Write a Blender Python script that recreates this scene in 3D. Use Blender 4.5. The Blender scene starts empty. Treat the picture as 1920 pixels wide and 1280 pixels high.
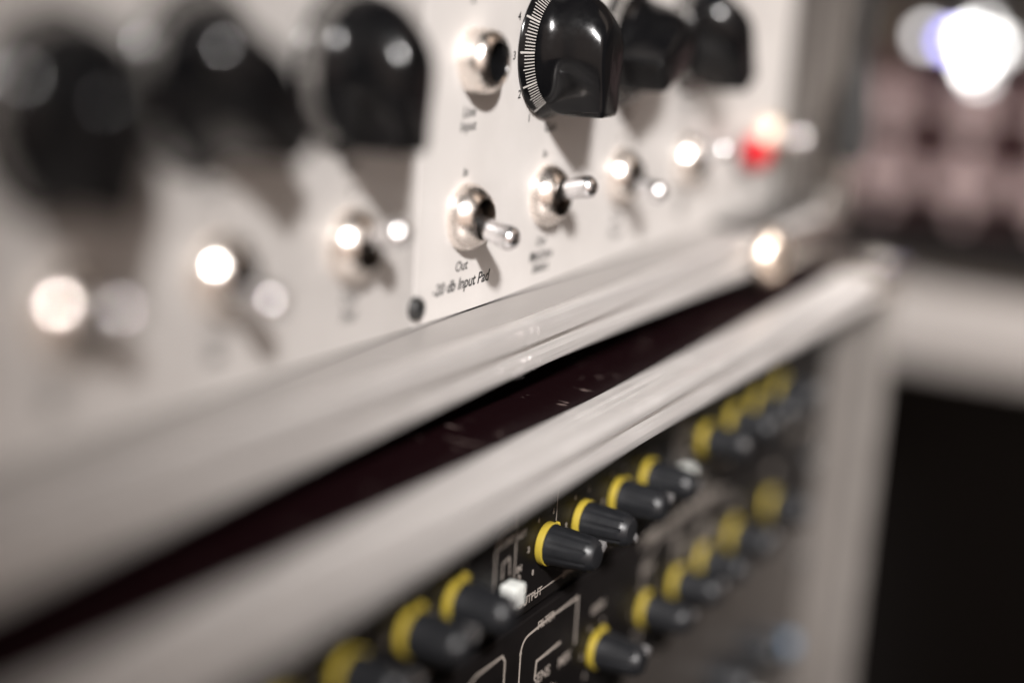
import bpy, bmesh, math, random
from mathutils import Vector, Matrix
random.seed(7)
S = bpy.context.scene
COL = S.collection
OZ = 0.80                     # camera height above the floor; all z below are relative to the camera

# ------------------------------------------------------------------ camera
FPX = 2889.0
ax = Vector((1640, -650, FPX)).normalized()          # rack's long axis seen from the camera
dn = Vector((-.058*11200, 11200, FPX)); dn = (dn - ax*dn.dot(ax)).normalized()
nn = ax.cross(dn)
cam_d = bpy.data.cameras.new('camera'); cam = bpy.data.objects.new('camera', cam_d); COL.objects.link(cam)
M = Matrix(((ax[0], -ax[1], -ax[2]), (nn[0], -nn[1], -nn[2]), (-dn[0], dn[1], dn[2])))
cam.matrix_world = Matrix.Translation((0, 0, OZ)) @ M.to_4x4()
cam_d.sensor_width = 36; cam_d.lens = FPX/1920*36
cam_d.clip_start = 0.01; cam_d.clip_end = 50
cam_d.dof.use_dof = True; cam_d.dof.focus_distance = 0.392; cam_d.dof.aperture_fstop = 1.90
S.camera = cam

# ------------------------------------------------------------------ light
W = bpy.data.worlds.new('World'); S.world = W; W.use_nodes = True
W.node_tree.nodes['Background'].inputs[0].default_value = (1, .83, .73, 1)
W.node_tree.nodes['Background'].inputs[1].default_value = .035
def aim(o, src, dst):
    o.location = (src[0], src[1], src[2]+OZ)
    o.rotation_euler = (Vector(dst)-Vector(src)).to_track_quat('-Z', 'Y').to_euler()
def spot(name, src, dst, power, color, radius, size, blend):
    l = bpy.data.lights.new(name, 'SPOT'); l.energy = power; l.color = color
    l.shadow_soft_size = radius; l.spot_size = math.radians(size); l.spot_blend = blend
    o = bpy.data.objects.new(name, l); COL.objects.link(o); aim(o, src, dst)
def area(name, src, dst, power, color, sx, sy):
    l = bpy.data.lights.new(name, 'AREA'); l.energy = power; l.color = color
    l.shape = 'RECTANGLE'; l.size = sx; l.size_y = sy
    o = bpy.data.objects.new(name, l); COL.objects.link(o); aim(o, src, dst)
tgt = Vector((.440, .18, -.150)); trav = Vector((1.36, 1, -1.14)).normalized()
spot('key_lamp', tgt - trav*2.0, tgt, 385, (1, .965, .945), .075, 13.6, 1.0)
area('warm_fill', (.9, -.9, 1.1), (.4, .2, -.1), 1.6, (1, .80, .66), .5, .9)  # added soft warm fill from upper right, no real fixture
spot('desk_fill', (.55, -.35, .75), (.95, .17, -.12), 125, (1, .94, .90), .05, 60, .8)  # added spot that brightens the desk and wall, no real fixture
area('left_fill', (-1.1, -1.0, .05), (.35, .18, -.07), 11, (1, .77, .65), 2.3, 2.2)  # added large warm fill, gives the metal something bright to reflect
S.view_settings.view_transform = 'Standard'; S.view_settings.look = 'None'; S.view_settings.exposure = 0
S.cycles.sample_clamp_indirect = 6; S.cycles.sample_clamp_direct = 900
S.cycles.use_adaptive_sampling = False
S.cycles.use_denoising = True
S.cycles.max_bounces = 8
S.cycles.blur_glossy = .5

# ------------------------------------------------------------------ materials
def mat(name, col, rough=.5, metal=0., coat=0., noise=None, bump=None, emit=None, aniso=None, spec=.5, trans=0, nscale=(1, 1, 1), rvar=None):
    m = bpy.data.materials.new(name); m.use_nodes = True; nt = m.node_tree; b = nt.nodes['Principled BSDF']
    b.inputs['Base Color'].default_value = (*col, 1); b.inputs['Roughness'].default_value = rough
    b.inputs['Metallic'].default_value = metal; b.inputs['Coat Weight'].default_value = coat
    b.inputs['Coat Roughness'].default_value = .06
    b.inputs['Specular IOR Level'].default_value = spec
    b.inputs['Transmission Weight'].default_value = trans
    tc = nt.nodes.new('ShaderNodeTexCoord'); mp = nt.nodes.new('ShaderNodeMapping')
    nt.links.new(tc.outputs['Object'], mp.inputs[0]); mp.inputs['Scale'].default_value = nscale
    if noise:                      # (scale, amount, colour2)
        n = nt.nodes.new('ShaderNodeTexNoise'); n.inputs['Scale'].default_value = noise[0]; n.inputs['Detail'].default_value = 6
        nt.links.new(mp.outputs[0], n.inputs['Vector'])
        r = nt.nodes.new('ShaderNodeMapRange'); r.inputs[1].default_value = noise[3] if len(noise) > 3 else .35; r.inputs[2].default_value = noise[4] if len(noise) > 4 else .7
        r.inputs[3].default_value = 0; r.inputs[4].default_value = noise[1]
        nt.links.new(n.outputs[0], r.inputs[0])
        mx = nt.nodes.new('ShaderNodeMix'); mx.data_type = 'RGBA'
        mx.inputs[6].default_value = (*col, 1); mx.inputs[7].default_value = (*noise[2], 1)
        nt.links.new(r.outputs[0], mx.inputs[0]); nt.links.new(mx.outputs[2], b.inputs['Base Color'])
    if rvar:                       # smudges and finger marks in the gloss
        n = nt.nodes.new('ShaderNodeTexNoise'); n.inputs['Scale'].default_value = rvar[0]; n.inputs['Detail'].default_value = 8; n.inputs['Roughness'].default_value = .65
        nt.links.new(tc.outputs['Object'], n.inputs['Vector'])
        q = nt.nodes.new('ShaderNodeMapRange'); q.inputs[1].default_value = .4; q.inputs[2].default_value = .68
        q.inputs[3].default_value = rough; q.inputs[4].default_value = rough+rvar[1]
        nt.links.new(n.outputs[0], q.inputs[0]); nt.links.new(q.outputs[0], b.inputs['Roughness'])
    if bump:                       # (scale, strength, distance)
        n = nt.nodes.new('ShaderNodeTexNoise'); n.inputs['Scale'].default_value = bump[0]; n.inputs['Detail'].default_value = 4
        nt.links.new(mp.outputs[0], n.inputs['Vector'])
        bp = nt.nodes.new('ShaderNodeBump'); bp.inputs['Strength'].default_value = bump[1]; bp.inputs['Distance'].default_value = bump[2]
        nt.links.new(n.outputs[0], bp.inputs['Height']); nt.links.new(bp.outputs[0], b.inputs['Normal'])
    if emit:
        b.inputs['Emission Color'].default_value = (*emit[0], 1); b.inputs['Emission Strength'].default_value = emit[1]
    return m
CREAM = mat('cream_enamel', (.54, .518, .500), .36, rvar=(60, .2), noise=(55, .6, (.47, .448, .43)), bump=(900, .12, .0003))
ALU = mat('brushed_aluminium', (.66, .636, .62), .30, metal=.5, rvar=(90, .25), noise=(160, .9, (.47, .45, .435)), bump=(420, .6, .0006), nscale=(.03, 1, 1))
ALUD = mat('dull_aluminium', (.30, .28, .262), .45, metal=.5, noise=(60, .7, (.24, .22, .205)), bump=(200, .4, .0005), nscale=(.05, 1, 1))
LEDGE = mat('shaded_ledge_aluminium', (.36, .342, .33), .5, metal=.35, noise=(60, .5, (.30, .28, .27)), bump=(200, .4, .0004), nscale=(.3, 1, 1))  # same aluminium as the edge, upward face's shade put into the colour
CHROME = mat('nickel_plate', (.92, .85, .79), .22, metal=1, rvar=(400, .12), bump=(300, .1, .0002))
CHROMEL = mat('chrome_plate', (.95, .94, .95), .25, metal=1)
STEEL = mat('zinc_steel', (.80, .76, .72), .22, metal=1, bump=(200, .2, .0003))
BRONZE = mat('dark_bore_metal', (.11, .09, .075), .28, metal=1)
SATIN = mat('satin_steel', (.90, .76, .64), .36, metal=1)
DSTEEL = mat('dark_steel', (.07, .066, .063), .4, metal=.5)
BLACKG = mat('black_bakelite', (.0035, .0035, .004), .13, spec=.27, rvar=(180, .12), noise=(90, .5, (.006, .006, .006)))
BLACKP = mat('black_rubbery_plastic', (.009, .0095, .011), .40, spec=.4, noise=(300, .6, (.015, .0155, .017)), bump=(900, .15, .0002))
YEL = mat('yellow_plastic', (.33, .25, .03), .42, bump=(500, .1, .0002))
WHITEP = mat('white_plastic', (.62, .64, .61), .35)
MIXP = mat('black_panel_paint', (.004, .0034, .0034), .50, spec=.2, noise=(90, .5, (.010, .008, .008)), bump=(1200, .15, .0002))
INK = mat('black_ink', (.03, .03, .03), .6)
PRINT = mat('pale_silkscreen', (.30, .265, .235), .6)
TICK = mat('dial_white', (.36, .34, .32), .5)
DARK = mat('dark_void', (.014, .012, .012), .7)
BURG = mat('burgundy_laminate', (.0055, .0016, .0022), .42, spec=.1, noise=(420, .8, (.16, .12, .11), .655, .75), nscale=(1, .35, 1), bump=(150, .3, .0004))
SILV = mat('silver_panel', (.065, .057, .051), .40, metal=.35, noise=(40, .8, (.048, .042, .038)), bump=(300, .2, .0003), nscale=(.1, 1, 1))
WALLG = mat('grey_side_board', (.13, .118, .108), .5, noise=(25, .6, (.10, .09, .082)), bump=(200, .3, .0004))
RUBBER = mat('black_rubber', (.015, .015, .015), .7)
RED = mat('red_jewel', (.45, .001, .008), .4, spec=.2, emit=((.8, .004, .02), .03))
BLUE = mat('blue_lens', (.05, .10, .16), .2, emit=((.2, .5, .9), .01))
BLACKM = mat('black_metal', (.02, .02, .02), .35, coat=.3)

# ------------------------------------------------------------------ helpers
def link(name, bm, m, parent=None, loc=(0, 0, 0), smooth=True, rot=None, angle=35):
    me = bpy.data.meshes.new(name); bmesh.ops.recalc_face_normals(bm, faces=bm.faces); bm.to_mesh(me); bm.free()
    me.materials.append(m)
    if smooth:
        for p in me.polygons: p.use_smooth = True
        try: me.set_sharp_from_angle(angle=math.radians(angle))
        except Exception: pass
    return place(name, me, parent, loc, rot)
def place(name, me, parent=None, loc=(0, 0, 0), rot=None):
    o = bpy.data.objects.new(name, me); COL.objects.link(o)
    o.parent = parent
    o.location = loc if parent else (loc[0], loc[1], loc[2]+OZ)
    if rot: o.rotation_euler = rot
    return o
def empty(name, label, cat, loc=(0, 0, 0), group=None):
    o = bpy.data.objects.new(name, None); COL.objects.link(o); o.location = (loc[0], loc[1], loc[2]+OZ)
    o.empty_display_size = .02
    tag(o, label, cat, group); return o
def tag(o, label=None, cat=None, group=None, kind=None):
    if label: o['label'] = label
    if cat: o['category'] = cat
    if group: o['group'] = group
    if kind: o['kind'] = kind
    return o
def box(bm, x0, x1, y0, y1, z0, z1, bev=0., seg=2):
    r = bmesh.ops.create_cube(bm, size=1)
    for v in r['verts']:
        v.co = Vector(((x0+x1)/2+v.co.x*(x1-x0), (y0+y1)/2+v.co.y*(y1-y0), (z0+z1)/2+v.co.z*(z1-z0)))
    if bev:
        es = list({e for v in r['verts'] for e in v.link_edges})
        bmesh.ops.bevel(bm, geom=es, offset=bev, segments=seg, affect='EDGES', profile=.6)
def boxo(name, m, parent, x0, x1, y0, y1, z0, z1, bev=0.0005, loc=(0, 0, 0), seg=2):
    bm = bmesh.new(); box(bm, x0, x1, y0, y1, z0, z1, bev, seg); return link(name, bm, m, parent, loc)
def lathe(bm, prof, seg=40, cap0=True, cap1=True, fn=None):
    """profile of (radius, height); axis points out of the panel (-Y)"""
    rings = []
    for (r, h) in prof:
        ring = []
        for i in range(seg):
            a = 2*math.pi*i/seg; rr = fn(r, h, a) if fn else r
            ring.append(bm.verts.new((rr*math.cos(a), -h, rr*math.sin(a))))
        rings.append(ring)
    for a, b in zip(rings, rings[1:]):
        for i in range(seg):
            bm.faces.new((a[i], a[(i+1) % seg], b[(i+1) % seg], b[i]))
    if cap0: bm.faces.new(rings[0][::-1])
    if cap1: bm.faces.new(rings[-1])
    return rings
def extrude_x(bm, pts, x0, x1, n=1):
    """closed (y,z) outline swept along x"""
    rows = []
    for k in range(n+1):
        x = x0+(x1-x0)*k/n
        rows.append([bm.verts.new((x, y, z)) for y, z in pts])
    L = len(pts)
    for a, b in zip(rows, rows[1:]):
        for i in range(L): bm.faces.new((a[i], a[(i+1) % L], b[(i+1) % L], b[i]))
    bm.faces.new(rows[0][::-1]); bm.faces.new(rows[-1])
def extrude_z(bm, pts, z0, z1):
    a = [bm.verts.new((x, y, z0)) for x, y in pts]; b = [bm.verts.new((x, y, z1)) for x, y in pts]
    L = len(pts)
    for i in range(L): bm.faces.new((a[i], a[(i+1) % L], b[(i+1) % L], b[i]))
    bm.faces.new(a[::-1]); bm.faces.new(b)
def mm(pts): return [(a/1000, b/1000) for a, b in pts]
TEXT_CACHE = {}
def text_mesh(s, size, shear=0., off=0.0):
    key = (s, size, shear, off)
    if key in TEXT_CACHE: return TEXT_CACHE[key]
    c = bpy.data.curves.new('lettering', 'FONT'); c.body = s; c.size = size; c.shear = shear
    c.align_x = 'CENTER'; c.align_y = 'CENTER'; c.extrude = .00002; c.offset = off; c.resolution_u = 3
    o = bpy.data.objects.new('tmp_text', c); COL.objects.link(o)
    dg = bpy.context.evaluated_depsgraph_get()
    me = bpy.data.meshes.new_from_object(o.evaluated_get(dg)); me.name = 'lettering'
    bpy.data.objects.remove(o); bpy.data.curves.remove(c)
    TEXT_CACHE[key] = me; return me
def text(s, parent, x, y, z, size, m, shear=0., off=0., roll=0.):
    me = text_mesh(s, size, shear, off)
    if not me.materials: me.materials.append(m)
    return place('lettering', me, parent, (x, y-.00006, z), (math.radians(90), math.radians(roll), 0))
def line(bm, pts, w, y):
    """flat printed line through (x,z) points on the plane y"""
    P = [Vector(p) for p in pts]; ring = []
    for i, p in enumerate(P):
        a = (p-P[i-1]).normalized() if i else (P[1]-p).normalized()
        b = (P[i+1]-p).normalized() if i < len(P)-1 else a
        t = (a+b).normalized(); n = Vector((-t.y, t.x))*w/2/max(.5, t.dot(a))
        ring.append([bm.verts.new((v.x, y-k, v.y)) for k in (0, .00003) for v in (p-n, p+n)])
    for a, b in zip(ring, ring[1:]):
        for k in ((0, 1), (1, 3), (3, 2), (2, 0)): bm.faces.new((a[k[0]], a[k[1]], b[k[1]], b[k[0]]))
def arc(cx, cz, r, a0, a1, n=6):
    return [(cx+r*math.cos(math.radians(a0+(a1-a0)*i/n)), cz+r*math.sin(math.radians(a0+(a1-a0)*i/n))) for i in range(n+1)]

PN = .1893      # cream panel plane
MN = .163       # lower units' panel plane
XL, XR = .077, .5605   # 19 inch panel ends

# ================================================================== SETTING
def struct(name, bm, m): return tag(link(name, bm, m), kind='structure')
bm = bmesh.new(); box(bm, -4, 4, -4, 6, -OZ-.05, -OZ); f = struct('floor', bm, mat('dark_floor', (.008, .0075, .007), .7, bump=(30, .3, .003)))
bm = bmesh.new(); box(bm, 1.15, 1.20, -2.5, 3, -OZ, 1.6); struct('wall', bm, mat('beige_plaster', (.55, .49, .43), .8, noise=(3, .5, (.34, .30, .26)), bump=(60, .2, .002)))

# ================================================================== UPPER CASE
uc = empty('equipment_case', 'upper flight case with bright aluminium edge lying on top of the other case', 'flight case', (.32, .35, -.1042))
u0 = Vector((.32, .35, -.1042))
def U(name, m, x0, x1, y0, y1, z0, z1, bev=.0004):
    return boxo(name, m, uc, x0-u0.x, x1-u0.x, y0-u0.y, y1-u0.y, z0-u0.z, z1-u0.z, bev)
bm = bmesh.new()
prof = mm([(175.5, -90.5), (174.5, -90.3), (173.2, -89.9), (172.0, -89.3), (170.6, -89.3), (169.5, -90.0), (169.0, -91.4), (169.0, -94.8), (169.6, -95.4), (171.0, -95.6),
           (171.0, -97.3), (169.6, -97.6), (169.0, -98.4), (169.0, -100.8), (169.4, -101.8), (170.4, -102.4), (175.5, -102.4)])
extrude_x(bm, [(y-u0.y, z-u0.z) for y, z in prof], .066-u0.x, .5672-u0.x, 1)
link('edge_extrusion', bm, ALU, uc)
U('bottom_board', BURG, .066, .5795, .1895, .56, -.1030, -.0925)
U('top_board', BURG, .066, .5795, .1745, .56, .0475, .057)
U('side_board', BURG, .0575, .0655, .1745, .56, -.1035, .0565)
U('side_board', WALLG, .5675, .5775, .1745, .56, -.0895, .0465)
# right and left vertical extrusions
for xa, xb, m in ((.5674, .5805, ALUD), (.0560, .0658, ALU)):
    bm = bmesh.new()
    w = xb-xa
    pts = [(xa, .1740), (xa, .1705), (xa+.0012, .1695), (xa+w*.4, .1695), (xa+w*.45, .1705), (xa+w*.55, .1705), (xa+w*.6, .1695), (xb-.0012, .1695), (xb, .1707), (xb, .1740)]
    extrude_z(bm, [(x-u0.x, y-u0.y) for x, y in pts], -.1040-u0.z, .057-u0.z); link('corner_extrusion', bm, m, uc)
U('edge_extrusion', ALU, .0662, .5670, .1695, .1742, .0468, .057)
U('inner_strip', LEDGE, .066, .5672, .1756, .1891, -.1024, -.0902, .0002)
# feet
fm = None
for fx, fy in ((.12, .22), (.52, .22), (.12, .52), (.52, .52)):
    if fm is None:
        bm = bmesh.new(); bmesh.ops.create_cone(bm, cap_ends=True, segments=24, radius1=.010, radius2=.012, depth=.0072)
        o = link('rubber_foot', bm, RUBBER, uc, (fx-u0.x, fy-u0.y, -.10785-u0.z)); fm = o.data
    else: place('rubber_foot', fm, uc, (fx-u0.x, fy-u0.y, -.10785-u0.z))
# small nicks and burrs on the edge near the middle
bm = bmesh.new()
for k in range(34):
    x = .3215+random.gauss(0, .0065); z = random.choice((-.0912, -.0925, -.0940, -.0985, -.1000, -.1015))+random.gauss(0, .0004)
    box(bm, x-.00006, x+.00006, .1689, .1692, z-.0002-random.random()*.0007, z+.0002+random.random()*.0006)
for v in bm.verts: v.co -= u0
tag(link('nick_burrs', bm, CHROMEL, uc, smooth=False), kind='stuff')
# steel corner brace, lower right
cb = empty('tmp', '', '')
bpy.data.objects.remove(cb)
bm = bmesh.new(); box(bm, .497-u0.x, .5815-u0.x, .1672-u0.y, .1688-u0.y, -.1038-u0.z, -.0912-u0.z, .0005)
br = link('corner_brace', bm, STEEL, uc)
bm = bmesh.new(); box(bm, .5690-u0.x, .5825-u0.x, .1665-u0.y, .1683-u0.y, -.0909-u0.z, -.062-u0.z, .0005)
link('upright_plate', bm, STEEL, br)
def dome(name, r, h, x, y, z, m, parent, off):
    bm = bmesh.new()
    pr = [(r*math.cos(a*math.pi/16), h*math.sin(a*math.pi/16)) for a in range(0, 8)]
    lathe(bm, pr, 24); return link(name, bm, m, parent, (x-off.x, y-off.y, z-off.z))
dome('rivet', .0098, .0075, .4890, .1674, -.0970, SATIN, br, u0)
dome('rivet', .0050, .0040, .5580, .1700, -.0870, ALUD, br, u0)
bm = bmesh.new(); box(bm, .492-u0.x, .5668-u0.x, .1712-u0.y, .1888-u0.y, -.0901-u0.z, -.0880-u0.z, .0005)
link('inner_plate', bm, DSTEEL, br)
bm = bmesh.new(); box(bm, .5660-u0.x, .5690-u0.x, .1682-u0.y, .1694-u0.y, -.062-u0.z, .045-u0.z, .0003)
link('dark_gap_strip', bm, RUBBER, uc)  # black strip added to stand for the dark gap along the upright
# black cable with a plug hanging in front of the right end
def tube(bm, pts, r, seg=14):
    rings = []
    for i, p in enumerate(pts):
        t = (Vector(pts[min(i+1, len(pts)-1)])-Vector(pts[max(i-1, 0)])).normalized()
        a = t.cross(Vector((0, 1, .01))).normalized(); b = t.cross(a)
        rr = r[i] if isinstance(r, (list, tuple)) else r
        rings.append([bm.verts.new(Vector(p)+a*rr*math.cos(2*math.pi*k/seg)+b*rr*math.sin(2*math.pi*k/seg)) for k in range(seg)])
    for a, b in zip(rings, rings[1:]):
        for k in range(seg): bm.faces.new((a[k], a[(k+1) % seg], b[(k+1) % seg], b[k]))
    bm.faces.new(rings[0][::-1]); bm.faces.new(rings[-1])
cbl = empty('audio_cable', 'black cable with a dark plug hanging over the right end of the upper case', 'cable', (.552, .1615, -.070))
bm = bmesh.new()
tube(bm, [(.004+.004*math.sin(t*2.0), .0, .034+t*.100) if t < .95 else (.0075, .0+(t-.95)*.25, .129+.008*math.sin((t-.95)*12)) for t in [i/16 for i in range(21)]], .0028)
link('cable_jacket', bm, RUBBER, cbl)
bm = bmesh.new(); tube(bm, [(0, 0, 0), (0, 0, .002), (0, 0, .020), (.001, 0, .028), (.002, 0, .038)], [.0050, .0066, .0066, .0052, .0034], 20)
link('plug', bm, RUBBER, cbl)

# ================================================================== MODULES
ml = empty('preamp_module', 'cream enamel audio module left of the seam, its big black knobs heavily blurred', 'audio module', (.19, PN, -.0900))
mr = empty('preamp_module', 'cream enamel audio module right of the seam, lettered with the sharply focused toggle and jack', 'audio module', (.43, PN, -.0900))
for e, x0, x1 in ((ml, XL, .30225), (mr, .30275, XR)):
    boxo('face_panel', CREAM, e, x0-e.location.x, x1-e.location.x, 0, .003, 0, .1335, .0003)
    boxo('chassis', BLACKM, e, x0+.008-e.location.x, x1-.004-e.location.x, .0032, .20, .0025, .130, .0003)

# --- big bar knob
def sm(t): t = max(0., min(1., t)); return t*t*(3-2*t)
def knob_outline(an, ap, b0, b1, c=.0016):
    """teardrop outline, (side, down) points: round heel above, straight pointer bar below"""
    pts = [(b0*math.cos(math.pi*i/36), -an*math.sin(math.pi*i/36)) for i in range(37)]      # right -> over the top -> left
    left = []
    for i in range(1, 26):
        u = i/26; left.append((-(b0-(b0-b1)*sm(u/.9)), u*(ap-c)))
    n = 5
    cor = [(-(b1-c)-c*math.cos(math.pi/2*k/n), (ap-c)+c*math.sin(math.pi/2*k/n)) for k in range(n+1)]
    mid = [(0, ap)]
    right = [(-x, y) for x, y in reversed(left+cor)]
    return pts+left+cor+mid+right
def make_knob_meshes():
    bm = bmesh.new(); rings = []
    for i in range(36):
        t = i/35; h = .0026+t*.0164
        k = 1-math.exp(-((h-.0026)/.0024)**1.2) if h > .0026 else 0
        q = max(0, h-.0045)/.0158
        an = .0163*math.sqrt(max(.03, 1-q*q)); b0 = .0104-.0040*q*q-.0010*q; ap = .0166-.0006*t; b1 = .0062-.0012*t
        rnd = max(0, (t-.93)/.07); ins = .0011*(1-math.sqrt(max(0, 1-rnd*rnd)))
        out = knob_outline(an-ins, ap-ins, b0-ins, min(b1, b0)-ins)
        ring = []
        for (sx, dz) in out:
            L = math.hypot(sx, dz); rc = .0152
            f = (1-k)*rc/L+k
            ring.append(bm.verts.new((sx*f, -h, -dz*f)))
        rings.append(ring)
    seg = len(rings[0])
    for a, b in zip(rings, rings[1:]):
        for i in range(seg): bm.faces.new((a[i], a[(i+1) % seg], b[(i+1) % seg], b[i]))
    bm.faces.new(rings[0][::-1]); bm.faces.new(rings[-1])
    grip = link('knob', bm, BLACKG, None, angle=70); g = grip.data; bpy.data.objects.remove(grip)
    bm = bmesh.new()
    lathe(bm, [(.0178, .0004), (.0180, .0007), (.0178, .0011), (.0152, .0032), (.0148, .0035), (.0100, .0035)], 72)
    sk = link('dial_skirt', bm, BLACKG, None, angle=30); s = sk.data; bpy.data.objects.remove(sk)
    bm = bmesh.new()
    def tick(a, r0, h0, r1, h1, w0, w1):
        c, si = math.cos(a), math.sin(a); t = Vector((-si, 0, c))
        p0 = Vector((r0*c, -h0, r0*si)); p1 = Vector((r1*c, -h1, r1*si)); up = Vector((0, -.00006, 0))
        vs = [bm.verts.new(v) for v in (p0-t*w0, p0+t*w0, p1+t*w1, p1-t*w1, p0-t*w0+up, p0+t*w0+up, p1+t*w1+up, p1-t*w1+up)]
        for q in ((3, 2, 1, 0), (4, 5, 6, 7), (0, 1, 5, 4), (1, 2, 6, 5), (2, 3, 7, 6), (3, 0, 4, 7)): bm.faces.new([vs[j] for j in q])
    for i in range(101):
        a = math.radians(-90-29-i*3.02)
        big = i % 10 == 0; mid = i % 5 == 0
        if big: tick(a, .0180, .00112, .0149, .00350, .00026, .00022)
        else: tick(a, .0173 if mid else .0170, .00153 if mid else .00178, .0149, .00350, .00013, .00012)
    tk = link('dial_scale', bm, TICK, None, smooth=False); t = tk.data; bpy.data.objects.remove(tk)
    return g, s, t
KG, KS, KT = make_knob_meshes()
def big_knob(parent, x, z, ang, label=None):
    px, pz = x-parent.location.x, z-(parent.location.z-OZ)
    k = place('knob', KG, parent, (px, 0, pz), (0, math.radians(ang), 0))
    s = place('dial_skirt', KS, k); s.rotation_euler = (0, -math.radians(ang), 0)
    t = place('dial_scale', KT, k); t.rotation_euler = (0, -math.radians(ang), 0)
    if label: k['label'] = label
    return k
big_knob(ml, .187, -.0310, 14); big_knob(ml, .2240, -.0275, -44); big_knob(ml, .2715, -.0275, 0)
big_knob(mr, .3645, -.0262, 0); big_knob(mr, .4120, -.0262, 62); big_knob(mr, .4610, -.0250, -28)

# --- toggle switches
bm = bmesh.new()
lathe(bm, [(.0083, 0), (.0084, .0010), (.0083, .0016), (.0080, .0028), (.0074, .0039), (.0066, .0049), (.0059, .0056), (.0055, .0059), (.0051, .0060), (.0048, .0057), (.0047, .0050), (.0046, .0030), (.0044, .0012), (.0010, .0011)], 48, cap1=True)
o = link('toggle_switch', bm, CHROME); NUT = o.data; bpy.data.objects.remove(o)
bm = bmesh.new()
lathe(bm, [(.0050, .00615), (.0048, .00590), (.0046, .0050), (.0044, .0030), (.0040, .0022), (.0034, .0022), (.0032, .0036), (.0026, .0042), (.0012, .0043)], 40, cap0=False)
o = link('bushing', bm, BRONZE); BUSH = o.data; bpy.data.objects.remove(o)
bm = bmesh.new()
lathe(bm, [(.0023, .002), (.0025, .007), (.0028, .0110), (.0031, .0150), (.00305, .0158), (.0028, .0166), (.0021, .0173), (.0014, .0178), (.0006, .0180)], 32)
o = link('lever', bm, CHROMEL); LEV = o.data; bpy.data.objects.remove(o)
def toggle(parent, x, z, tilt, side=0, label=None):
    px, pz = x-parent.location.x, z-(parent.location.z-OZ)
    n = place('toggle_switch', NUT, parent, (px, 0, pz))
    place('bushing', BUSH, n)
    place('lever', LEV, n, (0, .002, 0), (math.radians(-tilt), 0, math.radians(side)))
    if label: n['label'] = label
    return n
toggle(ml, .190, -.0660, 10); toggle(ml, .2308, -.0655, -13); toggle(ml, .2751, -.0659, 17)
toggle(mr, .3243, -.0655, -14); toggle(mr, .3664, -.0649, 14); toggle(mr, .4137, -.0646, -12); toggle(mr, .4645, -.0645, 17)

# --- jack
jx = lambda x: x-mr.location.x
jz = lambda z: z+.0900
bm = bmesh.new()
def hexf(r, h, a):
    if h < .0046: 
        k = (a % (math.pi/3))-math.pi/6
        return r*(.97/math.cos(k)**.4) if r > .006 else r
    return r
lathe(bm, [(.0078, 0), (.0080, .0004), (.0079, .0038), (.0075, .0052), (.0068, .0062), (.0060, .0069), (.0054, .0071), (.0050, .0068), (.0048, .0058), (.0047, -.002)], 60, cap0=False, cap1=False, fn=hexf)
j = link('jack_socket', bm, CHROME, mr, (jx(.3252), 0, jz(-.0275)))
bm = bmesh.new(); lathe(bm, [(.0050, .0069), (.0048, .0066), (.0045, .0056), (.0044, .0048), (.0036, .0048), (.0036, .0008), (.0002, .0006)], 32, cap0=False, cap1=True)
link('socket_liner', bm, BLACKG, j)
bm = bmesh.new(); box(bm, -.0009, .0009, -.0035, -.0010, -.0036, -.0020, .0003); link('contact_spring', bm, STEEL, j)

# --- screws on the seam
def screw(parent, x, z, y=0, r=.0030, m=BLACKM, name='screw'):
    bm = bmesh.new(); lathe(bm, [(r, 0), (r, r*.30), (r*.86, r*.55), (r*.55, r*.66), (r*.45, r*.62), (r*.42, r*.15), (r*.05, r*.12)], 24)
    px, pz = x-parent.location.x, z-(parent.location.z-OZ)
    return link(name, bm, m, parent, (px, y, pz))
screw(mr, .3030, -.0851, 0, .0029); screw(mr, .3033, -.0080, 0, .0029)
bm = bmesh.new(); lathe(bm, [(.0072, 0), (.0072, .0012), (.0066, .0022), (.0059, .0024), (.0057, .0012)], 32, cap1=True)
jb = link('indicator_bezel', bm, BLACKM, mr, (jx(.5180), 0, jz(-.0665)))
bm = bmesh.new(); lathe(bm, [(.0058, .0010), (.0058, .0040), (.0052, .0068), (.0038, .0088), (.0014, .0098)], 24); link('red_lens', bm, RED, jb)['label'] = 'glowing red lens'
tg = toggle(mr, .5400, -.0640, 4); tg.data = tg.data.copy(); tg.data.materials[0] = mat('dimmed_nickel', (.62, .52, .43), .5, metal=1)  # nut copy in darker, rougher nickel to dim its highlight
screw(mr, .5540, .0340, 0, .0034, STEEL, 'rack_screw')
screw(ml, .0850, -.0820, 0, .0034, STEEL, 'rack_screw')

# --- lettering
P0 = mr
def T(s, x, z, size=.0036, sh=.22, off=.00004, par=mr, roll=0):
    text(s, par, x-par.location.x, 0, z+.0900, size, INK, sh, off, roll)
T('Line', .3243, -.0400); T('Input', .3240, -.0434); T('In', .3238, -.0547, .0032); T('Out', .3240, -.0781, .0036)
T('-20 db Input Pad', .3245, -.0826, .0041, .25, .00008)
T('2', .3237, -.0128, .0042)
T('Gain', .3675, -.0468); T('In', .3655, -.0538, .0032); T('Out', .3660, -.0776, .0034); T('Mic/Line', .3665, -.0815, .0038, .2, .00008); T('Select', .3665, -.0848, .0038, .2, .00008)
for n, (x, z) in enumerate(((.3556, -.0436), (.3496, -.0372), (.3458, -.0273), (.3474, -.0176), (.3530, -.0095))): T(str(n+1), x-.0004, z, .0030, .1)
for x, s in ((.4140, 'Level'), (.4640, 'Output')):
    T(s, x+.001, -.0468); T('In', x, -.0538, .0032); T('Out', x, -.0780, .0036); T('Phase' if x < .44 else '+48V', x, -.0818, .0036)
    for a in range(5): T(str(a+1), x-.0203*math.sin(math.radians(30+27*a)), -.0245-.0203*math.cos(math.radians(30+27*a)), .0028, .1)
T('Power', .5300, -.0780, .0036)
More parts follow.
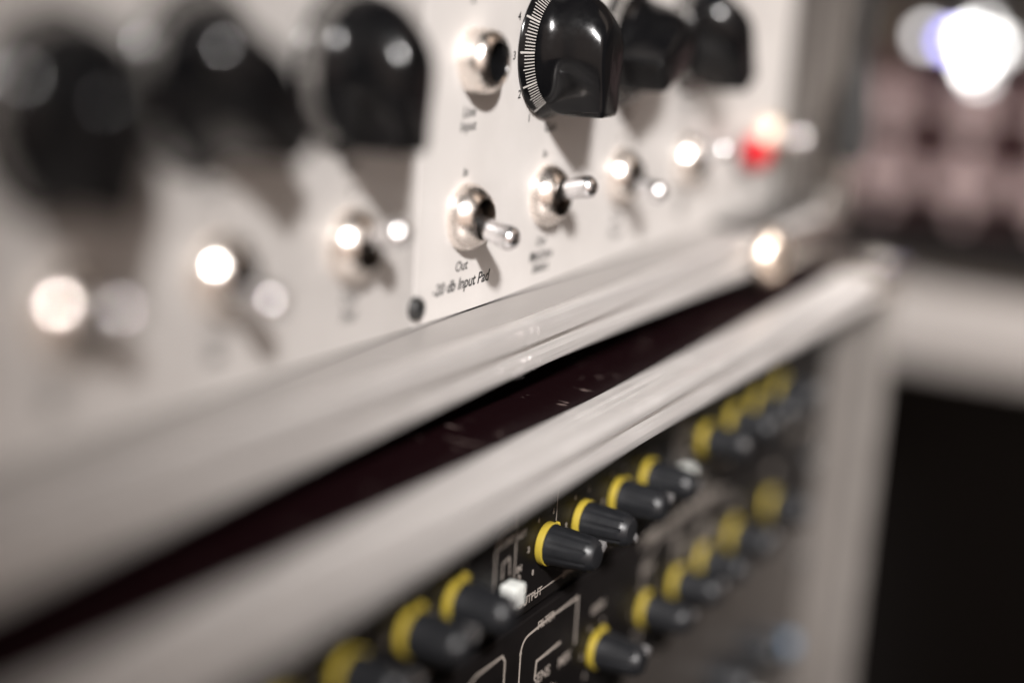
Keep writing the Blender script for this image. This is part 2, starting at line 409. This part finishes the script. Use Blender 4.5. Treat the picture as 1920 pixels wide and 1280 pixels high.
for x, s in ((.186, 'Level'), (.229, 'Output'), (.2745, 'Gain')):
    T(s, x, -.0480, .0036, par=ml); T('In', x+.001, -.0540, .0032, par=ml); T('Out', x+.001, -.0782, .0036, par=ml); T('Pad' if x > .25 else 'Mic', x+.001, -.0820, .0036, .22, .00008, par=ml)
    for a in range(5): T(str(a+1), x-.0206*math.sin(math.radians(30+27*a)), -.0245-.0206*math.cos(math.radians(30+27*a)), .0028, .1, par=ml)

# ================================================================== LOWER CASE
lc = empty('equipment_case', 'lower flight case with burgundy lid, aluminium edge and grey inner side board', 'flight case', (.32, .35, -.62))
l0 = Vector((.32, .35, -.62))
def Lb(name, m, x0, x1, y0, y1, z0, z1, bev=.0004):
    return boxo(name, m, lc, x0-l0.x, x1-l0.x, y0-l0.y, y1-l0.y, z0-l0.z, z1-l0.z, bev)
bm = bmesh.new()
prof = mm([(158.4, -110.1), (154.8, -109.9), (154.5, -110.5), (153.7, -110.5), (153.4, -109.9), (151.4, -109.8), (151.1, -110.2), (150.5, -110.2), (150.2, -109.8), (147.2, -109.9), (145.8, -110.3), (145.0, -111.2), (144.8, -112.2), (144.8, -112.9), (145.2, -113.4), (147.6, -113.6),
           (147.6, -115.9), (145.2, -116.1), (144.8, -116.7), (144.8, -119.4), (145.1, -120.1), (146.0, -120.5), (150.0, -120.5), (150.0, -111.3), (158.4, -111.3)])
extrude_x(bm, [(y-l0.y, z-l0.z) for y, z in prof], .0600-l0.x, .5660-l0.x, 1)
link('edge_extrusion', bm, ALU, lc)
Lb('lid_board', BURG, .0605, .5800, .1503, .60, -.1205, -.1115, .0003)
Lb('side_board', WALLG, .5665, .5780, .1492, .60, -.618, -.1208, .0004)
Lb('side_board', BURG, .0605, .0720, .1492, .60, -.618, -.1208, .0004)
Lb('bottom_board', BURG, .0722, .5663, .1492, .60, -.618, -.606, .0004)
# right-hand upright and top side extrusion
xa, xb = .5662, .5830
pts = [(xa, .1490), (xa, .1460), (xa+.0010, .1450), (xa+.0060, .1450), (xa+.0066, .1460), (xa+.0092, .1460), (xa+.0098, .1450), (xb-.0012, .1450), (xb, .1460), (xb, .1490)]
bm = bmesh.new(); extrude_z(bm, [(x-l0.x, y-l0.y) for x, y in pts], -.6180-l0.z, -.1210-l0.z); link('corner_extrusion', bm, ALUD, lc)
Lb('edge_extrusion', ALU, .5664, .5830, .1448, .60, -.1207, -.1098, .0010)
Lb('corner_extrusion', ALU, .0560, .0603, .1450, .1490, -.618, -.1098, .0006)
bm = bmesh.new(); box(bm, .548-l0.x, .5850-l0.x, .1432-l0.y, .1446-l0.y, -.1200-l0.z, -.1104-l0.z, .0005)
cb = link('corner_brace', bm, STEEL, lc)
bm = bmesh.new(); box(bm, .548-l0.x, .5850-l0.x, .1436-l0.y, .185-l0.y, -.10975-l0.z, -.1084-l0.z, .0005)
link('corner_plate', bm, STEEL, cb)
bm = bmesh.new()
bmesh.ops.create_uvsphere(bm, u_segments=24, v_segments=12, radius=.006, matrix=Matrix.Translation((.572-l0.x, .1520-l0.y, -.1086-l0.z)) @ Matrix.Diagonal((1, 1, .45, 1)))
link('rivet', bm, ALUD, cb)

# ================================================================== CHANNEL STRIP UNITS
def knob_small_meshes():
    bm = bmesh.new()
    def flute(r, h, a):
        if .0034 < h < .0133 and r > .003:
            k = math.cos(a*9)
            return r-(.00030 if k < -.72 else 0)
        return r
    lathe(bm, [(.0050, .0018), (.0053, .0021), (.0053, .0025), (.0052, .0028), (.0050, .0070), (.0045, .0125), (.0044, .0132), (.0042, .0135), (.0038, .0145), (.0032, .0151), (.0024, .0153), (.0004, .0153)], 90, fn=flute)
    # pointer ridge along the top and over the end
    for (r0, r1, h0, h1) in ((.0051, .0044, .003, .0133),):
        w = .0006
        vs = [bm.verts.new(v) for v in ((-w, -h0, r0), (w, -h0, r0), (w, -h1, r1), (-w, -h1, r1), (-w, -h0, r0+.0005), (w, -h0, r0+.0005), (w, -h1, r1+.0004), (-w, -h1, r1+.0004))]
        for q in ((3, 2, 1, 0), (4, 5, 6, 7), (0, 1, 5, 4), (1, 2, 6, 5), (2, 3, 7, 6), (3, 0, 4, 7)): bm.faces.new([vs[j] for j in q])
    o = link('knob', bm, BLACKP, None, angle=28); a = o.data; bpy.data.objects.remove(o)
    bm = bmesh.new()
    lathe(bm, [(.0052, 0), (.0056, .0002), (.0057, .0007), (.0056, .0011), (.0057, .0017), (.0056, .0020), (.0054, .0021), (.0045, .0021)], 48)
    box(bm, -.0012, .0012, -.0014, -.0002, .0050, .0069, .0003)
    o = link('colour_ring', bm, YEL, None, angle=40); b = o.data; bpy.data.objects.remove(o)
    bm = bmesh.new(); box(bm, -.0009, .0009, -.0155, -.0133, .0022, .0046, .0002)
    o = link('pointer_mark', bm, mat('pointer_grey', (.13, .125, .125), .5), None); c = o.data; bpy.data.objects.remove(o)
    return a, b, c
SK, SR, SP = knob_small_meshes()
BUT = None
def small_knob(par, x, z, ang):
    k = place('knob', SK, par, (x-par.location.x, 0, z-(par.location.z-OZ)), (0, math.radians(ang), 0))
    place('colour_ring', SR, k); place('pointer_mark', SP, k, (0, 0, 0))
def push_button(par, x, z):
    global BUT
    loc = (x-par.location.x, 0, z-(par.location.z-OZ))
    if BUT is None:
        bm = bmesh.new(); box(bm, -.0026, .0026, -.0050, -.0006, -.0029, .0029, .0005, 3); o = link('push_button', bm, WHITEP, par, loc); BUT = o.data
    else: place('push_button', BUT, par, loc)

def unit(label, ztop, zbot):
    e = empty('rack_unit', label, 'rack unit', (.32, MN, zbot), 'black rack units with yellow ringed knobs')
    boxo('face_panel', MIXP, e, XL-.32, XR-.32, 0, .003, .0003, ztop-zbot-.0008, .0009, seg=3)
    boxo('chassis', BLACKM, e, XL+.01-.32, XR-.01-.32, .0032, .20, .001, ztop-zbot-.002, .0003)
    return e
ua = unit('upper black rack unit under the aluminium edge, with yellow ringed knobs and white push button', -.1205, -.1630)
ub = unit('black rack unit in second row, yellow ringed knobs further off and more blurred', -.1638, -.2078)
P = .0217; base = .3050
row1 = [(.1746, 20), (.2180, -30), (.2398, 70), (.2640, 40), (.2834, 32), (.3276, 62), (.3480, 135), (.3702, 60), (.3905, 95), (.4345, -60), (.4580, 50), (.4800, 80), (.5020, 30)]
for x, a in row1: small_knob(ua, x, -.1462, a)
for x in (.1963, .3065, .4146, .5235): push_button(ua, x, -.1522)
row2 = [(.3634, 40), (.3965, 80), (.4203, 60), (.4421, 110), (.4682, 20), (.5056, 70), (.2920, 100), (.2700, 20)]
for x, a in row2: small_knob(ub, x, -.1895, a)
# silkscreen graphics
def graphics(par, off, zoff, fine=True):
    bm = bmesh.new(); X0 = par.location.x; Z0 = par.location.z-OZ
    def L(pts, w=.00042): line(bm, [(x+off-X0, z+zoff-Z0) for x, z in pts], w, -.00001)
    L([(.3122, -.1206), (.3122, -.1506)]); 
    L([(.3021, -.1530), (.3021, -.1412)]+arc(.3066, -.1412, .0045, 180, 90)+[(.3120, -.1367)])
    L([(.3060, -.1490), (.3060, -.1446), (.3092, -.1440), (.3098, -.1490)], .0004)
    L([(.2925, -.1600), (.2960, -.1585), (.3000, -.1585)], .0003)
    L([(.3240, -.1590), (.3480, -.1590)], .00035)
    L([(.2250, -.1225), (.2250, -.1420)]); L([(.2500, -.1600), (.2740, -.1600)], .0004)
    L([(.3560, -.1230), (.3560, -.1350)], .0003)
    tag(link('printed_line', bm, PRINT, par, smooth=False), kind='stuff')
for off in (-.1085, 0, .1085): graphics(ua, off, 0)
bm = bmesh.new(); X0, Z0 = ub.location.x, ub.location.z-OZ
def L2(pts, w=.00075): line(bm, [(x-X0, z-Z0) for x, z in pts], w, -.00001)
for off in (-.1085, 0, .1085):
    L2([(.3182+off, -.2060), (.3182+off, -.1735)]+arc(.3222+off, -.1735, .004, 180, 95)+[(.3330+off, -.1690), (.3500+off, -.1690), (.3500+off, -.1830)])
    L2([(.3270+off, -.1835), (.3275+off, -.1790), (.3410+off, -.1788)], .0009)
    L2([(.2860+off, -.2060), (.2860+off, -.1745), (.2955+off, -.1700), (.3085+off, -.1700), (.3100+off, -.1720), (.3100+off, -.2060)], .0007)
tag(link('printed_line', bm, PRINT, ub, smooth=False), kind='stuff')
def TP(s, x, z, size=.0030, par=ua, sh=0, roll=0, off=.00005):
    text(s, par, x-par.location.x, 0, z-(par.location.z-OZ), size, PRINT, sh, off, roll)
rng = random.Random(3)
for i, (x, a) in enumerate(row1):
    for k, s in enumerate(('0', '2', '4', '6', '8', '10')):
        an = math.radians(-140+k*56)
        TP(s, x+.0086*math.sin(an), -.1462+.0082*math.cos(an), .0021)
    TP(('FREQ', 'GAIN', 'RATIO', 'LEVEL', 'WIDTH')[i % 5], x, -.1328, .0026)
    TP(('80Hz', '12dB', '5:1', 'kHz')[i % 4], x+.004, -.1292, .0022)
for off in (-.1085, 0, .1085):
    TP('COMP', .3069+off, -.1395, .0030, roll=0); TP('EXT', .3045+off, -.1345, .0026); TP('KEY', .3150+off, -.1400, .0026)
    TP('ON', .2985+off, -.1505, .0030); TP('2', .3148+off, -.1520, .0036); TP('o', .3178+off, -.1555, .0050); TP('IN', .3145+off, -.1490, .0026)
    TP('OUTPUT', .3215+off, -.1592, .0032); TP('DYNAMICS', .3460+off, -.1592, .0026)
    TP('FILTER', .3315+off, -.1690, .0032, ub); TP('SENS', .3310+off, -.1845, .0042, ub); TP('MIX', .3440+off, -.1850, .0042, ub)
    TP('o', .3240+off, -.1880, .0060, ub); TP('0', .3240+off, -.1940, .0040, ub); TP('1kHz', .3350+off, -.1910, .0045, ub); TP('5', .3450+off, -.1960, .0042, ub)
for i, (x, a) in enumerate(row2):
    for k, s in enumerate(('0', '2', '4', '6', '8', '10')):
        an = math.radians(-140+k*56)
        TP(s, x+.0086*math.sin(an), -.1895+.0082*math.cos(an), .0023, ub)
    TP(('GAIN', 'TONE', 'FREQ', 'LEVEL')[i % 4], x, -.1770, .0034, ub)
TP('STEREO CHANNEL PROCESSOR', .4200, -.1672, .0042, ub, off=.0001); TP('MASTER', .5300, -.1672, .0042, ub)
tm = ('rack_screw')
for e in (ua, ub):
    zc = (e.location.z-OZ)+.022
    for xx in (.0845, .5530):
        screw(e, xx, zc, 0, .0034, BLACKM, 'rack_screw')

# silver unit below
us = empty('rack_unit', 'brushed silver rack unit at the bottom right below the black units', 'rack unit', (.32, MN, -.2975))
boxo('face_panel', SILV, us, XL-.32, XR-.32, 0, .003, .0003, .0888, .0006)
boxo('chassis', BLACKM, us, XL+.01-.32, XR-.01-.32, .0032, .20, .001, .088, .0003)
def plain_knob(par, x, z, r, h, m, name='knob'):
    bm = bmesh.new(); lathe(bm, [(r, 0), (r*1.02, h*.1), (r*.94, h*.85), (r*.85, h*.96), (r*.5, h), (r*.05, h)], 32)
    return link(name, bm, m, par, (x-par.location.x, 0, z-(par.location.z-OZ)))
plain_knob(us, .4640, -.2400, .0075, .014, BLACKP); plain_knob(us, .4940, -.2400, .0065, .014, BLACKP)
plain_knob(us, .4960, -.2640, .0050, .012, WHITEP); plain_knob(us, .4300, -.2400, .0075, .014, BLACKP)
bl = plain_knob(us, .5440, -.2590, .0040, .004, BLUE, 'indicator_lens'); bl['label'] = 'small blue lens'
screw(us, .5530, -.2250, 0, .0034, BLACKM, 'rack_screw'); screw(us, .5530, -.2850, 0, .0034, BLACKM, 'rack_screw')
# unit filling the rest of the case
uz = empty('rack_unit', 'plain black blanking unit at the bottom of the lower case', 'rack unit', (.32, MN, -.6055))
boxo('face_panel', MIXP, uz, XL-.32, XR-.32, 0, .003, 0, .3073, .0006)

# ================================================================== BACKGROUND
BX = .86
dk = empty('desk', 'pale grey desk behind the cases at the right, far out of focus', 'desk', (BX+.3, .25, -OZ))
def D(name, m, x0, x1, y0, y1, z0, z1, bev=.003):
    return boxo(name, m, dk, x0-(BX+.3), x1-(BX+.3), y0-.25, y1-.25, z0+OZ, z1+OZ, bev)
DESK = mat('pale_desk_laminate', (.66, .63, .61), .4, noise=(8, .4, (.58, .555, .535)))
D('desk_top', DESK, BX, BX+.28, -.45, .95, -.222, -.163, .006)
for yy in (-.43, .88): D('leg', BLACKM, BX+.20, BX+.26, yy, yy+.05, -OZ, -.2225)
D('void_sheet', DARK, BX+.15, BX+.17, -.40, .90, -.70, -.223)  # dark sheet added to fill the black void under the desk
# burgundy unit with two rows of pale windows
mu = empty('meter_unit', 'burgundy unit with rows of pale rounded windows standing on the pale desk', 'audio rack', (BX+.10, .13, -.1625))
m0 = Vector((BX+.10, .13, -.1625))
BURG2 = mat('burgundy_paint', (.030, .007, .009), .5, noise=(20, .5, (.02, .005, .006)))
boxo('housing', BURG2, mu, -.10, .12, -.32, .15, 0, .1035, .004)
PALE = mat('pale_window', (.56, .43, .43), .45, noise=(30, .4, (.40, .33, .32)))
def window(y, z, w, h):
    bm = bmesh.new(); box(bm, -.0035, 0, -w/2, w/2, -h/2, h/2); 
    es = [e for e in bm.edges if abs(e.verts[0].co.x-e.verts[1].co.x) > .001]
    bmesh.ops.bevel(bm, geom=es, offset=min(w, h)*.42, segments=6, affect='EDGES')
    return bm
o = link('window', window(0, 0, .033, .045), PALE, mu, (-.1002, .185-m0.y, -.1125-m0.z)); WM = o.data
for k in range(1, 9): place('window', WM, mu, (-.1002, .185+.0445*(-k if k < 7 else k-6)-m0.y, -.1125-m0.z))
o = link('window', window(0, 0, .036, .022), PALE, mu, (-.1002, .185-m0.y, -.0735-m0.z)); WM2 = o.data
for k in range(1, 9): place('window', WM2, mu, (-.1002, .185+.0445*(-k if k < 7 else k-6)-m0.y, -.0735-m0.z))
boxo('base_strip', BLACKM, mu, -.1045, -.1001, -.32, .15, .001, .0230, .001)
# cluster of small lamps
lp = empty('lamp_cluster', 'cluster of tiny bright white lamps and one blue lamp behind the cases', 'lamps', (BX+.02, .195, -.0590))
p0 = Vector((BX+.02, .195, -.0590))
boxo('stand', BLACKM, lp, .006, .010, -.025, .025, 0, .040, .0008)
LW = mat('lamp_white', (1, 1, 1), .3, emit=((1, .99, .97), 16)); LD = mat('lamp_dim_white', (1, 1, 1), .3, emit=((1, .97, .95), 5.2)); LBL = mat('lamp_blue', (.3, .3, 1), .3, emit=((.30, .28, 1), 10))
def ld(x, y, r):
    d = Vector(((x-960)/FPX, (y-640)/FPX, 1)); w = Vector((ax.dot(d), nn.dot(d), -dn.dot(d))); w *= (BX+.018)/w.x; return w
for (wy, wz, r, m) in ((.2200, -.0373, .0040, LD), (.2065, -.0388, .0036, LBL), (.1967, -.0365, .0042, LW), (.1835, -.0395, .0036, LW), (.1800, -.0395, .0040, LD),
                       (.1930, -.0505, .0038, LW), (.1890, -.0580, .0036, LD), (.1900, -.0300, .0036, LD)):
    bm = bmesh.new(); bmesh.ops.create_uvsphere(bm, u_segments=16, v_segments=10, radius=r)
    link('lamp_bulb', bm, m, lp, (0, wy-p0.y, wz-p0.z))
# dark beam high on the wall
bm = bmesh.new(); box(bm, 1.06, 1.148, -2, 3, -.014, .25); o = link('wall_beam', bm, BLACKM); tag(o, 'dark beam along the beige wall at the top right corner', 'beam')
